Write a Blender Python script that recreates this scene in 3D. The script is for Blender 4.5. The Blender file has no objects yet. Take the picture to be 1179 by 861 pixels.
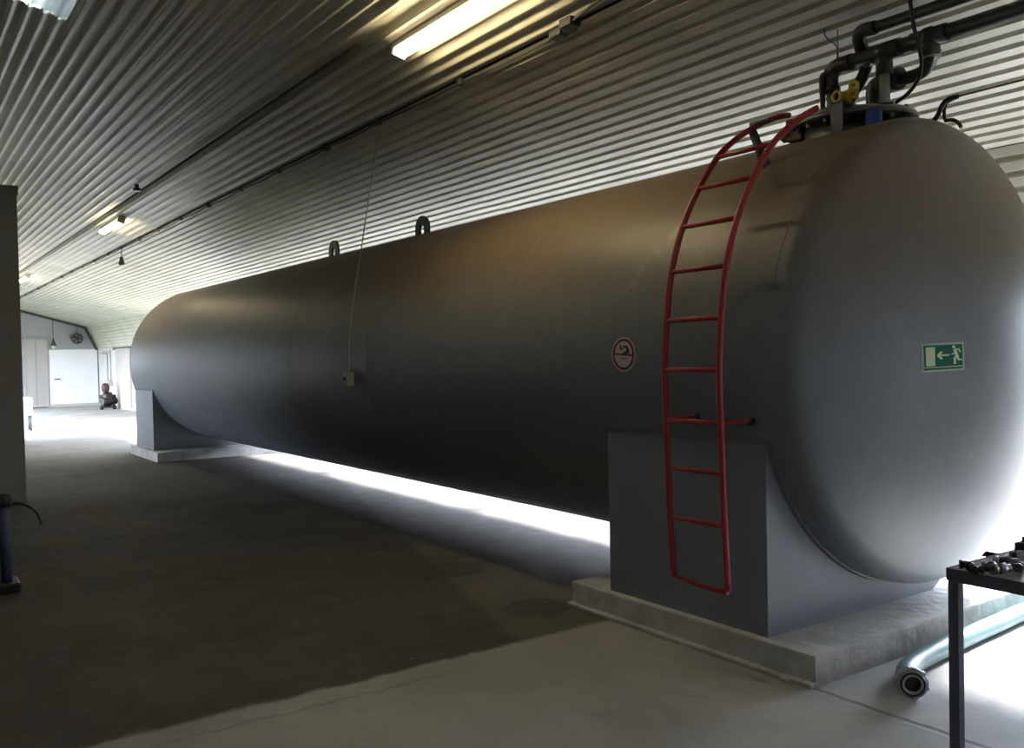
import bpy, bmesh, math, random
from mathutils import Vector, Matrix
random.seed(7)
PI = math.pi
C = bpy.context.scene.collection
S = bpy.context.scene

# ------------------------------------------------------------------ camera
F, YAW, PITCH, ROLL = 1050.54, 0.606478, 0.022149, -0.020888
CAMP = Vector((0, 0, 1.6))
_cy, _sy, _cp, _sp = math.cos(YAW), math.sin(YAW), math.cos(PITCH), math.sin(PITCH)
_f = Vector((_sy*_cp, _cy*_cp, -_sp)); _r0 = Vector((_cy, -_sy, 0)); _u0 = _r0.cross(_f)
_c, _s = math.cos(ROLL), math.sin(ROLL)
_r = _c*_r0 + _s*_u0; _u = -_s*_r0 + _c*_u0
cam = bpy.data.cameras.new('camera'); cam.sensor_fit = 'HORIZONTAL'; cam.sensor_width = 36
cam.lens = F/1179*36; cam.clip_end = 500; cam.clip_start = 0.05
co = bpy.data.objects.new('camera', cam); C.objects.link(co)
co.matrix_world = Matrix(((_r.x, _u.x, -_f.x, CAMP.x), (_r.y, _u.y, -_f.y, CAMP.y), (_r.z, _u.z, -_f.z, CAMP.z), (0, 0, 0, 1)))
S.camera = co

def at(px, py, axis, val):
    """world point seen at a photo pixel and lying on the plane axis = val (measuring tool)"""
    d = _f + _r*((px-589.5)/F) - _u*((py-430.5)/F)
    return CAMP + d*((val-CAMP[axis])/d[axis])

# ------------------------------------------------------------------ light and exposure
vs = S.view_settings
vs.view_transform = 'Standard'; vs.look = 'None'; vs.gamma = 1; vs.use_curve_mapping = False
vs.exposure = 0.0
WORLD_STRENGTH = 22.0
SKY_DIM = 15.0
SUN_STRENGTH = 50.0
TUBE_STRENGTH = 45.0
w = bpy.data.worlds.new('daylight'); S.world = w; w.use_nodes = True
bg = w.node_tree.nodes['Background']; bg.inputs[0].default_value = (0.74, 0.83, 1.0, 1); bg.inputs[1].default_value = WORLD_STRENGTH
# overcast sky, brighter on the +X side of the building
_n = w.node_tree.nodes; _l = w.node_tree.links
_tc = _n.new('ShaderNodeTexCoord'); _sx = _n.new('ShaderNodeSeparateXYZ'); _mr = _n.new('ShaderNodeMapRange')
_l.new(_tc.outputs['Generated'], _sx.inputs[0]); _l.new(_sx.outputs['X'], _mr.inputs[0])
_mr.inputs[1].default_value = -0.6; _mr.inputs[2].default_value = 0.75; _mr.inputs[3].default_value = SKY_DIM; _mr.inputs[4].default_value = WORLD_STRENGTH
_l.new(_mr.outputs[0], bg.inputs[1])
sd = bpy.data.lights.new('sun', 'SUN'); sd.energy = SUN_STRENGTH; sd.angle = math.radians(10.0); sd.color = (0.98, 0.96, 1.0)
so = bpy.data.objects.new('sun', sd); C.objects.link(so)
so.rotation_euler = Vector((-0.78, -0.12, -0.61)).to_track_quat('-Z', 'Y').to_euler()
S.cycles.max_bounces = 10; S.cycles.diffuse_bounces = 6; S.cycles.glossy_bounces = 4

def portal(name, loc, direction, sx, sy):
    l = bpy.data.lights.new(name, 'AREA'); l.shape = 'RECTANGLE'; l.size = sx; l.size_y = sy
    l.cycles.is_portal = True
    o = bpy.data.objects.new(name, l); C.objects.link(o); o.location = loc
    d = Vector(direction); z = -d.normalized(); y = Vector((0, 0, 1)); x = y.cross(z)
    o.rotation_euler = Matrix((x, y, z)).transposed().to_euler()

# ------------------------------------------------------------------ dimensions of the hall
K = -0.28454; SC = 2.12                     # slope of the lining
XR, ZR = 6.79, 2.125                        # right wall, eave height
XB = 6.39; ZB = 1.6 + SC*(1-K*1.755) + K*XB # bend between gentle and steep lining
YG = 37.0; YF = -4.5; XL = -4.5; XRIDGE = -1.0
def zc(x): return 1.6 + SC*(1-K*1.755) + K*x if x > XRIDGE else 1.6 + SC*(1-K*1.755) + K*XRIDGE*2 - K*x
R, TX, TZ = 1.2988, 4.8551, 1.5649          # tank
TY0, TY1 = 2.90, 16.68
WIN = [(-2.4, -1.0), (4.4, 8.2), (8.3, 12.1), (12.2, 16.0), (16.1, 19.9), (20.0, 23.8), (23.9, 27.7)]   # right wall windows
WZ0, WZ1 = 0.65, 1.98
DOOR_R = (2.1, 4.2, 0.0, 2.06)
XA, YA = 2.3, 21.0                           # unseen wall, stepped in so its gate lights the far floor
LOPEN = (22.0, 36.0, 0.0, 2.5)              # big gate in the left wall behind the partition
portal('portal_door', (XR+0.12, sum(DOOR_R[:2])/2, 1.03), (-1, 0, 0), DOOR_R[1]-DOOR_R[0], 2.06)
for a, b in WIN: portal('portal_window', (XR+0.12, (a+b)/2, (WZ0+WZ1)/2), (-1, 0, 0), b-a, WZ1-WZ0)
LFILL = (13.6, 20.4, 0.3, 1.9)                 # unseen opening added beyond the partition to light the tank side
portal('portal_left', (XL-0.12, sum(LFILL[:2])/2, 1.1), (1, 0, 0), LFILL[1]-LFILL[0], 1.6)
portal('portal_gate', (XA-0.32, sum(LOPEN[:2])/2, 1.25), (1, 0, 0), LOPEN[1]-LOPEN[0], 2.5)

# ------------------------------------------------------------------ helpers
class MB:
    def __init__(self): self.bm = bmesh.new()
    def poly(self, pts, faces, smooth=False):
        vs_ = [self.bm.verts.new(p) for p in pts]
        for f in faces:
            try:
                g = self.bm.faces.new([vs_[i] for i in f]); g.smooth = smooth
            except ValueError: pass
        return self
    def box(self, x0, x1, y0, y1, z0, z1, bev=0.0, seg=2):
        b = bmesh.new(); bmesh.ops.create_cube(b, size=1)
        for v in b.verts: v.co = Vector(((x0+x1)/2+v.co.x*(x1-x0), (y0+y1)/2+v.co.y*(y1-y0), (z0+z1)/2+v.co.z*(z1-z0)))
        if bev: bmesh.ops.bevel(b, geom=b.edges[:], offset=bev, segments=seg, affect='EDGES', profile=0.5)
        return self.merge(b)
    def merge(self, b):
        m = bpy.data.meshes.new('tmp'); b.to_mesh(m); b.free(); self.bm.from_mesh(m); bpy.data.meshes.remove(m); return self
    def tube(self, pts, r, n=14, closed=False, caps=True):
        pts = [Vector(p) for p in pts]; N = len(pts)
        rr = r if isinstance(r, (list, tuple)) else [r]*N
        rings = []; up = None
        for i, p in enumerate(pts):
            if closed: t = pts[(i+1) % N]-pts[i-1]
            else: t = pts[min(i+1, N-1)]-pts[max(i-1, 0)]
            t.normalize()
            if up is None: up = Vector((0, 0, 1)) if abs(t.z) < 0.9 else Vector((1, 0, 0))
            a = up - t*up.dot(t); a.normalize(); b = t.cross(a); up = a
            rings.append([self.bm.verts.new(p+(a*math.cos(2*PI*k/n)+b*math.sin(2*PI*k/n))*rr[i]) for k in range(n)])
        for i in range(N if closed else N-1):
            A, B = rings[i], rings[(i+1) % N]
            for k in range(n):
                f = self.bm.faces.new((A[k], A[(k+1) % n], B[(k+1) % n], B[k])); f.smooth = True
        if caps and not closed:
            self.bm.faces.new(rings[0][::-1]); self.bm.faces.new(rings[-1])
        return self
    def lathe(self, prof, c, axis='Z', n=48, smooth=True, closed=False):
        """prof: list of (radius, height along axis); c centre"""
        rings = []
        c = Vector(c)
        for r, h in prof:
            ring = []
            for k in range(n if r > 1e-6 else 1):
                a = 2*PI*k/n; u, v = r*math.cos(a), r*math.sin(a)
                p = {'Z': Vector((u, v, h)), 'Y': Vector((v, h, u)), 'X': Vector((h, u, v))}[axis]
                ring.append(self.bm.verts.new(c+p))
            rings.append(ring)
        L = list(zip(rings, rings[1:]))
        if closed: L.append((rings[-1], rings[0]))
        for A, B in L:
            for k in range(n):
                q = [A[k % len(A)], A[(k+1) % len(A)], B[(k+1) % len(B)], B[k % len(B)]]
                u = []
                for x in q:
                    if x not in u: u.append(x)
                if len(u) > 2:
                    f = self.bm.faces.new(u); f.smooth = smooth
        return self
    def prism(self, outline, axis, a, b):
        """outline: 2-D points; extruded along axis from a to b"""
        def P(u, v, h): return {1: (u, h, v), 0: (h, u, v), 2: (u, v, h)}[axis]
        n = len(outline)
        A = [self.bm.verts.new(P(u, v, a)) for u, v in outline]; B = [self.bm.verts.new(P(u, v, b)) for u, v in outline]
        self.bm.faces.new(A); self.bm.faces.new(B[::-1])
        for k in range(n): self.bm.faces.new((A[k], B[k], B[(k+1) % n], A[(k+1) % n]))
        return self
    def xf(self, M):
        bmesh.ops.transform(self.bm, matrix=M, verts=self.bm.verts[:]); return self
    def bevel(self, w_, seg=2):
        bmesh.ops.remove_doubles(self.bm, verts=self.bm.verts[:], dist=1e-5)
        es = [e for e in self.bm.edges if len(e.link_faces) == 2 and e.calc_face_angle(0) > 0.5]
        bmesh.ops.bevel(self.bm, geom=es, offset=w_, segments=seg, affect='EDGES', profile=0.5); return self
    def build(self, name, mat, parent=None, label=None):
        bmesh.ops.recalc_face_normals(self.bm, faces=self.bm.faces[:])
        m = bpy.data.meshes.new(name); self.bm.to_mesh(m); self.bm.free(); m.materials.append(mat)
        o = bpy.data.objects.new(name, m); C.objects.link(o)
        if parent:
            o.parent = parent
            P = wmat(parent); o.matrix_parent_inverse = P.inverted()
        if label: o['label'] = label
        return o
def wmat(o):
    M = Matrix.LocRotScale(o.location, o.rotation_euler, o.scale)
    return M if o.parent is None else wmat(o.parent) @ o.matrix_parent_inverse @ M
def tag(o, label, cat, group=None):
    o['label'] = label; o['category'] = cat
    if group: o['group'] = group
    return o
def thing(name, label, cat, loc=(0, 0, 0), group=None):
    o = bpy.data.objects.new(name, None); C.objects.link(o); o.location = loc; o.empty_display_size = 0.1
    return tag(o, label, cat, group)
def struct(o): o['kind'] = 'structure'; return o
def bez(pts, n=10):
    """Catmull-Rom through pts"""
    P = [Vector(p) for p in pts]; P = [P[0]*2-P[1]]+P+[P[-1]*2-P[-2]]; out = []
    for i in range(1, len(P)-2):
        for k in range(n):
            t = k/n; a, b, c, d = P[i-1:i+3]
            out.append(0.5*((2*b)+(c-a)*t+(2*a-5*b+4*c-d)*t*t+(3*b-a-3*c+d)*t**3))
    out.append(P[-2]); return out

# ------------------------------------------------------------------ materials
def mat(name, col, rough=0.5, metal=0.0, bump=0.0, bscale=20, var=0.0, vscale=4, coat=0.0, spec=0.5):
    m = bpy.data.materials.new(name); m.use_nodes = True; nt = m.node_tree; N = nt.nodes; L = nt.links
    b = N['Principled BSDF']; b.inputs['Roughness'].default_value = rough; b.inputs['Metallic'].default_value = metal
    b.inputs['Base Color'].default_value = (*col, 1); b.inputs['Coat Weight'].default_value = coat
    b.inputs['Specular IOR Level'].default_value = spec
    tc = N.new('ShaderNodeTexCoord')
    if var:
        nz = N.new('ShaderNodeTexNoise'); nz.inputs['Scale'].default_value = vscale; nz.inputs['Detail'].default_value = 6
        L.new(tc.outputs['Object'], nz.inputs['Vector'])
        mx = N.new('ShaderNodeMix'); mx.data_type = 'RGBA'; mx.blend_type = 'MULTIPLY'; mx.inputs['Factor'].default_value = 1
        mr = N.new('ShaderNodeMapRange'); mr.inputs[1].default_value = 0.3; mr.inputs[2].default_value = 0.7
        mr.inputs[3].default_value = 1-var; mr.inputs[4].default_value = 1+var*0.6
        L.new(nz.outputs['Fac'], mr.inputs[0]); mx.inputs['A'].default_value = (*col, 1)
        L.new(mr.outputs[0], mx.inputs['B']); L.new(mx.outputs['Result'], b.inputs['Base Color'])
    if bump:
        nb = N.new('ShaderNodeTexNoise'); nb.inputs['Scale'].default_value = bscale; nb.inputs['Detail'].default_value = 5
        L.new(tc.outputs['Object'], nb.inputs['Vector'])
        bp = N.new('ShaderNodeBump'); bp.inputs['Strength'].default_value = bump; bp.inputs['Distance'].default_value = 0.02
        L.new(nb.outputs['Fac'], bp.inputs['Height']); L.new(bp.outputs['Normal'], b.inputs['Normal'])
    return m
def emis(name, col, st):
    m = bpy.data.materials.new(name); m.use_nodes = True; b = m.node_tree.nodes['Principled BSDF']
    b.inputs['Base Color'].default_value = (*col, 1); b.inputs['Emission Color'].default_value = (*col, 1); b.inputs['Emission Strength'].default_value = st
    return m
M = dict(
    lining=mat('painted_lining_sheet', (0.56, 0.545, 0.45), 0.36, 0.0, 0.05, 6, 0.16, 1.3),
    lug=mat('lug_paint_in_shade', (0.05, 0.043, 0.036), 0.5),  # shade on the lugs put into the colour, darker than the tank
    saddle=mat('grey_saddle_paint', (0.19, 0.205, 0.24), 0.5, 0.0, 0.04, 6, 0.07, 3),
    plinth=mat('cast_concrete', (0.50, 0.49, 0.47), 0.85, 0, 0.6, 14, 0.25, 5),
    wallw=mat('white_washed_wall', (0.66, 0.65, 0.63), 0.8, 0, 0.2, 8, 0.08, 2),
    wallb=mat('beige_wall', (0.50, 0.46, 0.42), 0.8, 0, 0.2, 8, 0.08, 2),
    grey=mat('grey_gable_boards', (0.36, 0.355, 0.36), 0.7, 0, 0.1, 8, 0.06, 2),
    part=mat('partition_board', (0.42, 0.41, 0.37), 0.6, 0, 0.05, 4, 0.06, 1),
    dark=mat('dark_trim', (0.06, 0.06, 0.055), 0.6),
    door=mat('grey_door', (0.40, 0.38, 0.35), 0.5, 0, 0, 1, 0.05, 1),
    wdoor=mat('white_sliding_door', (0.80, 0.80, 0.80), 0.5, 0, 0, 1, 0.04, 1),
    white=mat('white_plastic', (0.75, 0.77, 0.80), 0.4),
    red=mat('red_ladder_paint', (0.36, 0.022, 0.028), 0.36, 0, 0.08, 40, 0.15, 10),
    black=mat('black_plastic', (0.018, 0.019, 0.018), 0.35),
    pvc=mat('dark_grey_pipe', (0.035, 0.037, 0.036), 0.32, 0, 0.02, 20, 0.15, 6),
    clearp=mat('greenish_plastic_riser', (0.30, 0.36, 0.28), 0.25),
    steel=mat('dull_steel', (0.15, 0.15, 0.145), 0.4, 0.6, 0.1, 30, 0.2, 12),
    brown=mat('rusty_brown_metal', (0.09, 0.05, 0.04), 0.6, 0.2, 0.2, 30, 0.3, 12),
    yellow=mat('yellow_plastic', (0.62, 0.42, 0.05), 0.4),
    blue=mat('blue_plastic', (0.02, 0.06, 0.30), 0.4),
    bluem=mat('blue_painted_metal', (0.07, 0.09, 0.19), 0.45),
    hose=mat('pale_teal_hose', (0.12, 0.235, 0.25), 0.42, 0, 0.03, 40, 0.08, 8),
    alu=mat('cast_aluminium', (0.42, 0.42, 0.42), 0.35, 0.8, 0.1, 30, 0.2, 20),
    rubber=mat('black_rubber', (0.012, 0.012, 0.012), 0.6),
    tabmetal=mat('dark_blue_grey_steel', (0.09, 0.09, 0.125), 0.4, 0.2, 0.05, 20, 0.1, 8),
    green=mat('sign_green', (0.02, 0.13, 0.085), 0.7, spec=0.15),
    cream=mat('sign_glow_cream', (0.62, 0.70, 0.46), 0.7, spec=0.15),
    palef=mat('sign_pale_border', (0.40, 0.48, 0.40), 0.7, spec=0.15),
    sred=mat('sign_dark_red', (0.17, 0.012, 0.02), 0.5),
    swhite=mat('sign_white', (0.56, 0.50, 0.51), 0.5),
    ink=mat('sign_black', (0.012, 0.012, 0.015), 0.5),
    boxm=mat('grey_box_plastic', (0.30, 0.29, 0.26), 0.5),
    cord=mat('pale_cord', (0.36, 0.34, 0.27), 0.6),
    fixture=mat('lamp_housing', (0.55, 0.56, 0.50), 0.4),
    frame=mat('window_frame_white', (0.6, 0.6, 0.6), 0.5),
    tube=emis('lit_tube', (1.0, 0.82, 0.50), TUBE_STRENGTH),
)
# table top: painted grey-lilac, rusty towards the worn middle
def table_mat():
    m = mat('worn_table_top', (0.17, 0.16, 0.20), 0.35, 0.1); nt = m.node_tree; N = nt.nodes; L = nt.links; b = N['Principled BSDF']
    tc = N.new('ShaderNodeTexCoord'); nz = N.new('ShaderNodeTexNoise'); nz.inputs['Scale'].default_value = 6; nz.inputs['Detail'].default_value = 8
    L.new(tc.outputs['Object'], nz.inputs['Vector'])
    sx = N.new('ShaderNodeSeparateXYZ'); L.new(tc.outputs['Object'], sx.inputs[0])
    a = N.new('ShaderNodeMapRange'); a.inputs[1].default_value = 1.68; a.inputs[2].default_value = 1.58; L.new(sx.outputs['Y'], a.inputs[0])
    ad = N.new('ShaderNodeMath'); ad.operation = 'MULTIPLY'; L.new(a.outputs[0], ad.inputs[0]); L.new(nz.outputs['Fac'], ad.inputs[1])
    r = N.new('ShaderNodeMapRange'); r.inputs[1].default_value = 0.3; r.inputs[2].default_value = 0.5; L.new(ad.outputs[0], r.inputs[0])
    mx = N.new('ShaderNodeMix'); mx.data_type = 'RGBA'; mx.inputs['A'].default_value = (0.40, 0.375, 0.47, 1); mx.inputs['B'].default_value = (0.10, 0.06, 0.032, 1)
    L.new(r.outputs[0], mx.inputs['Factor']); L.new(mx.outputs['Result'], b.inputs['Base Color'])
    return m
# concrete floor with its stains (all of them fixed shapes on the slab)
STAINS = [(3.50, 6.97, 0.30), (3.50, 5.84, 0.24), (3.43, 9.62, 0.42), (3.36, 4.62, 0.22), (3.1, 8.0, 0.26), (2.6, 10.6, 0.35)]
def floor_mat():
    m = bpy.data.materials.new('stained_concrete_floor'); m.use_nodes = True; nt = m.node_tree; N = nt.nodes; L = nt.links; b = N['Principled BSDF']
    def math_(op, a, c=None, cl=False):
        n = N.new('ShaderNodeMath'); n.operation = op; n.use_clamp = cl
        for i, v in enumerate((a, c)):
            if v is None: continue
            if isinstance(v, (int, float)): n.inputs[i].default_value = v
            else: L.new(v, n.inputs[i])
        return n.outputs[0]
    def rng(v, a, c, d=0.0, e=1.0, smooth=True):
        n = N.new('ShaderNodeMapRange'); n.interpolation_type = 'SMOOTHSTEP' if smooth else 'LINEAR'
        L.new(v, n.inputs[0]); n.inputs[1].default_value = a; n.inputs[2].default_value = c; n.inputs[3].default_value = d; n.inputs[4].default_value = e
        return n.outputs[0]
    tc = N.new('ShaderNodeTexCoord'); sx = N.new('ShaderNodeSeparateXYZ'); L.new(tc.outputs['Object'], sx.inputs[0]); X, Y = sx.outputs['X'], sx.outputs['Y']
    def noise(sc, det=8, rough=0.6, dist=0.0):
        n = N.new('ShaderNodeTexNoise'); n.inputs['Scale'].default_value = sc; n.inputs['Detail'].default_value = det; n.inputs['Roughness'].default_value = rough
        n.inputs['Distortion'].default_value = dist; L.new(tc.outputs['Object'], n.inputs['Vector']); return n.outputs['Fac']
    n1, n2, n3, n4 = noise(0.9, 8, 0.65, 0.4), noise(5, 8, 0.7), noise(38, 4, 0.6), noise(2.2, 6, 0.7, 0.8)
    wob = math_('MULTIPLY', math_('SUBTRACT', n2, 0.5), 0.16)
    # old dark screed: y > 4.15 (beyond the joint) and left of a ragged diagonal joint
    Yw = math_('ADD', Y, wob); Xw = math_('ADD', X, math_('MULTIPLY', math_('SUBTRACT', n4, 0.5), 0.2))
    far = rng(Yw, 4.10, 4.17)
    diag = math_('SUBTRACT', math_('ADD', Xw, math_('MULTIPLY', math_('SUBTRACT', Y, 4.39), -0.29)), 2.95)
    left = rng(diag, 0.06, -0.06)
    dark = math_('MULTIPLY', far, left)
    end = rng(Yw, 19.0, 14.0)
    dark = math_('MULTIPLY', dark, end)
    base = rng(n1, 0.35, 0.68, 0.0, 1.0)
    def mix(f, A, B, mode='MIX'):
        n = N.new('ShaderNodeMix'); n.data_type = 'RGBA'; n.blend_type = mode
        for k, v in (('Factor', f), ('A', A), ('B', B)):
            if isinstance(v, (int, float)): n.inputs[k].default_value = v
            elif isinstance(v, tuple): n.inputs[k].default_value = (*v, 1)
            else: L.new(v, n.inputs[k])
        return n.outputs['Result']
    light = mix(base, (0.34, 0.328, 0.305), (0.46, 0.445, 0.42))
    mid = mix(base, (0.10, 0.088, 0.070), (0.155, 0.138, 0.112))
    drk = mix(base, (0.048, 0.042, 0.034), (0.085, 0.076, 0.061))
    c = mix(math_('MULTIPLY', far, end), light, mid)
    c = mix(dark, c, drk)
    c = mix(math_('MULTIPLY', rng(X, 3.50, 3.60), rng(Yw, 4.17, 4.10)), c, mix(base, (0.40, 0.395, 0.385), (0.50, 0.495, 0.485)))  # paler right of the joint: daylight from the door put into the colour
    # pale scraped streaks and specks of mortar
    st = rng(noise(1.6, 10, 0.8, 1.5), 0.64, 0.74, 0, 0.45); c = mix(st, c, (0.30, 0.285, 0.25))
    sp = rng(noise(9, 3, 0.5), 0.74, 0.78, 0, 0.5); c = mix(sp, c, (0.34, 0.33, 0.30))
    ds = rng(n4, 0.62, 0.75, 0, 0.35); c = mix(ds, c, (0.07, 0.06, 0.05))
    # damp round patches
    acc = None
    for x, y, r_ in STAINS:
        dx = math_('SUBTRACT', Xw, x); dy = math_('SUBTRACT', Yw, y)
        d = math_('SQRT', math_('ADD', math_('MULTIPLY', dx, dx), math_('MULTIPLY', dy, dy)))
        k = rng(d, r_*1.08, r_*0.86)
        acc = k if acc is None else math_('MAXIMUM', acc, k)
    c = mix(math_('MULTIPLY', acc, 0.62), c, (0.045, 0.038, 0.032))
    # joint lines: along the slab edge y=4.15 and along x=3.55 in front of the plinth
    j1 = math_('MULTIPLY', rng(math_('ABSOLUTE', math_('SUBTRACT', math_('ADD', X, math_('MULTIPLY', wob, 0.3)), 3.56)), 0.022, 0.008), rng(Y, 2.75, 2.68))
    j2 = rng(math_('ABSOLUTE', math_('SUBTRACT', Yw, 3.95)), 0.02, 0.004, 0, 0.45)
    jj = math_('MAXIMUM', j1, math_('MULTIPLY', j2, rng(X, 2.6, 2.2)))
    c = mix(math_('MULTIPLY', jj, 0.6), c, (0.09, 0.085, 0.08))
    # thin greyish film line running away along the tank
    c = mix(math_('MULTIPLY', n3, 0.25), c, (0.12, 0.115, 0.10))
    L.new(c, b.inputs['Base Color'])
    rr = rng(n2, 0.3, 0.7, 0.62, 0.85, False); L.new(rr, b.inputs['Roughness'])
    bp = N.new('ShaderNodeBump'); bp.inputs['Strength'].default_value = 0.35; bp.inputs['Distance'].default_value = 0.03
    h = math_('SUBTRACT', math_('ADD', math_('MULTIPLY', n1, 0.5), math_('ADD', math_('MULTIPLY', n2, 0.3), math_('MULTIPLY', n3, 0.08))), math_('MULTIPLY', jj, 0.4))
    L.new(h, bp.inputs['Height']); L.new(bp.outputs['Normal'], b.inputs['Normal'])
    return m
def glass_mat():
    m = bpy.data.materials.new('window_glass'); m.use_nodes = True; nt = m.node_tree; N = nt.nodes
    for n in list(N): N.remove(n)
    o = N.new('ShaderNodeOutputMaterial'); t = N.new('ShaderNodeBsdfTransparent'); g = N.new('ShaderNodeBsdfGlossy'); g.inputs['Roughness'].default_value = 0.02
    mx = N.new('ShaderNodeMixShader'); mx.inputs[0].default_value = 0.05
    nt.links.new(t.outputs[0], mx.inputs[1]); nt.links.new(g.outputs[0], mx.inputs[2]); nt.links.new(mx.outputs[0], o.inputs[0])
    return m
def sheet_mat():
    m = bpy.data.materials.new('translucent_sheet'); m.use_nodes = True; nt = m.node_tree; N = nt.nodes
    for n in list(N): N.remove(n)
    o = N.new('ShaderNodeOutputMaterial'); t = N.new('ShaderNodeBsdfTranslucent'); t.inputs[0].default_value = (0.035, 0.04, 0.036, 1); d = N.new('ShaderNodeBsdfDiffuse')
    d.inputs[0].default_value = (0.5, 0.5, 0.47, 1); a = N.new('ShaderNodeAddShader')
    nt.links.new(t.outputs[0], a.inputs[0]); nt.links.new(d.outputs[0], a.inputs[1]); nt.links.new(a.outputs[0], o.inputs[0])
    return m
def tank_mat():
    m = mat('grey_tank_paint', (0.17, 0.185, 0.205), 0.47, 0.0, 0.04, 5); nt = m.node_tree; N = nt.nodes; L = nt.links; b = N['Principled BSDF']
    tc = N.new('ShaderNodeTexCoord'); sx = N.new('ShaderNodeSeparateXYZ'); L.new(tc.outputs['Object'], sx.inputs[0])
    nz = N.new('ShaderNodeTexNoise'); nz.inputs['Scale'].default_value = 2.2; nz.inputs['Detail'].default_value = 7; L.new(tc.outputs['Object'], nz.inputs['Vector'])
    def mt(op, a, c, d=None):
        n = N.new('ShaderNodeMath'); n.operation = op
        for i, v in enumerate((a, c, d)):
            if v is None: continue
            if isinstance(v, (int, float)): n.inputs[i].default_value = v
            else: L.new(v, n.inputs[i])
        return n.outputs[0]
    def rg(v, a, c, d=0., e=1.):
        n = N.new('ShaderNodeMapRange'); n.interpolation_type = 'SMOOTHSTEP'; L.new(v, n.inputs[0])
        for i, q in enumerate((a, c, d, e)): n.inputs[i+1].default_value = q
        return n.outputs[0]
    def mx(f, A, B):
        n = N.new('ShaderNodeMix'); n.data_type = 'RGBA'
        for k, v in (('Factor', f), ('A', A), ('B', B)):
            if isinstance(v, tuple): n.inputs[k].default_value = (*v, 1)
            else: L.new(v, n.inputs[k])
        return n.outputs['Result']
    # warm ceiling reflection painted as brown over the upper half of the shell
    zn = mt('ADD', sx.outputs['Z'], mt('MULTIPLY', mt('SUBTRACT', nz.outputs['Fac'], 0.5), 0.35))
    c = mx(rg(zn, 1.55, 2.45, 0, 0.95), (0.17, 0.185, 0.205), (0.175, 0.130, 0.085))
    n2 = N.new('ShaderNodeTexNoise'); n2.inputs['Scale'].default_value = 7; n2.inputs['Detail'].default_value = 8; n2.inputs['Roughness'].default_value = 0.7; L.new(tc.outputs['Object'], n2.inputs['Vector'])
    # pale scuffs rubbed into the paint
    scuff = None
    for (ya, za, yb, zb, wd) in ((3.70, 2.36, 4.15, 1.75, 0.05), (7.85, 1.80, 7.55, 1.77, 0.012), (2.98, 2.50, 2.92, 2.36, 0.03)):
        ln = math.hypot(yb-ya, zb-za); ux, uz = (yb-ya)/ln, (zb-za)/ln
        dy = mt('SUBTRACT', sx.outputs['Y'], ya); dz = mt('SUBTRACT', sx.outputs['Z'], za)
        al = mt('ADD', mt('MULTIPLY', dy, ux), mt('MULTIPLY', dz, uz)); pe = mt('ABSOLUTE', mt('SUBTRACT', mt('MULTIPLY', dy, uz), mt('MULTIPLY', dz, ux)), 0)
        k = mt('MULTIPLY', rg(pe, wd, wd*0.3), mt('MULTIPLY', rg(al, 0, 0.08*ln), rg(al, ln, 0.9*ln)))
        k = mt('MULTIPLY', k, rg(n2.outputs['Fac'], 0.42, 0.6))
        k = mt('MULTIPLY', k, rg(sx.outputs['X'], 4.855, 4.7))
        scuff = k if scuff is None else mt('MAXIMUM', scuff, k)
    c = mx(mt('MULTIPLY', scuff, 0.4), c, (0.32, 0.28, 0.23))
    sp = rg(n2.outputs['Fac'], 0.3, 0.7, 0.93, 1.05)
    mm = N.new('ShaderNodeMix'); mm.data_type = 'RGBA'; mm.blend_type = 'MULTIPLY'; mm.inputs['Factor'].default_value = 1; L.new(c, mm.inputs['A']); L.new(sp, mm.inputs['B'])
    L.new(mm.outputs['Result'], b.inputs['Base Color'])
    return m
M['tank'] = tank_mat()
M['floor'] = floor_mat(); M['glass'] = glass_mat(); M['sheet'] = sheet_mat(); M['table'] = table_mat()
M['dim_ground'] = mat('dim_unseen_ground', (0.05, 0.07, 0.03), 0.9, 0, 0.4, 10, 0.2, 3)  # unseen ground outside, kept dark to cut bounce onto the left ceiling
M['ground'] = mat('pale_gravel_yard', (0.30, 0.29, 0.26), 0.9, 0, 0.4, 10, 0.1, 3)

# ================================================================== SETTING
fl = MB(); fl.box(XL-0.3, XR+0.3, YF-0.3, YA+0.3, -0.12, 0.0).box(XA-0.3, XR+0.3, YA+0.3, YG+0.3, -0.12, 0.0)
struct(fl.build('floor', M['floor']))
struct(MB().box(1.0, 60, -50, 80, -0.30, -0.13).build('ground', M['ground']))
struct(MB().box(-60, 0.999, -50, 80, -0.30, -0.13).build('ground_dim_left', M['dim_ground']))

# corrugated lining ------------------------------------------------
def sheet_profile(p0, p1, pitch, depth=0.024, down=None):
    p0, p1 = Vector(p0), Vector(p1); d = p1-p0; Ln = d.length; d.normalize()
    nrm = Vector((d.y, -d.x))
    if nrm.y > 0: nrm = -nrm
    n = max(1, round(Ln/pitch)); ph = Ln/n; out = []
    for i in range(n):
        for t, h in ([(q/12, 1.0*(0.5-0.5*math.cos(2*PI*q/12))**2.6) for q in range(12)] if p1.x < 3.75 else ((0.0, 1), (0.58, 1), (0.68, 0), (0.90, 0))):
            out.append(p0+d*(ph*(i+t))+nrm*(h*depth))
    out.append(p1.copy()); return out
def extrude_profile(mb, prof, y0, y1):
    A = [mb.bm.verts.new((p.x, y0, p.y)) for p in prof]; B = [mb.bm.verts.new((p.x, y1, p.y)) for p in prof]
    for i in range(len(prof)-1): mb.bm.faces.new((A[i], A[i+1], B[i+1], B[i])).smooth = prof[-1].x < 3.75
DXL = (2.94-XRIDGE)/37
SKX, SKY = (XRIDGE+15*DXL, XRIDGE+22*DXL), 8.15
XLAMP = (2.94, 3.05)
def lin(x): return (x, zc(x))
cm = MB()
laps = [YF, 2.0, 8.15, 14.8, YA, 28.0, YG]
PT = 0.1155
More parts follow.
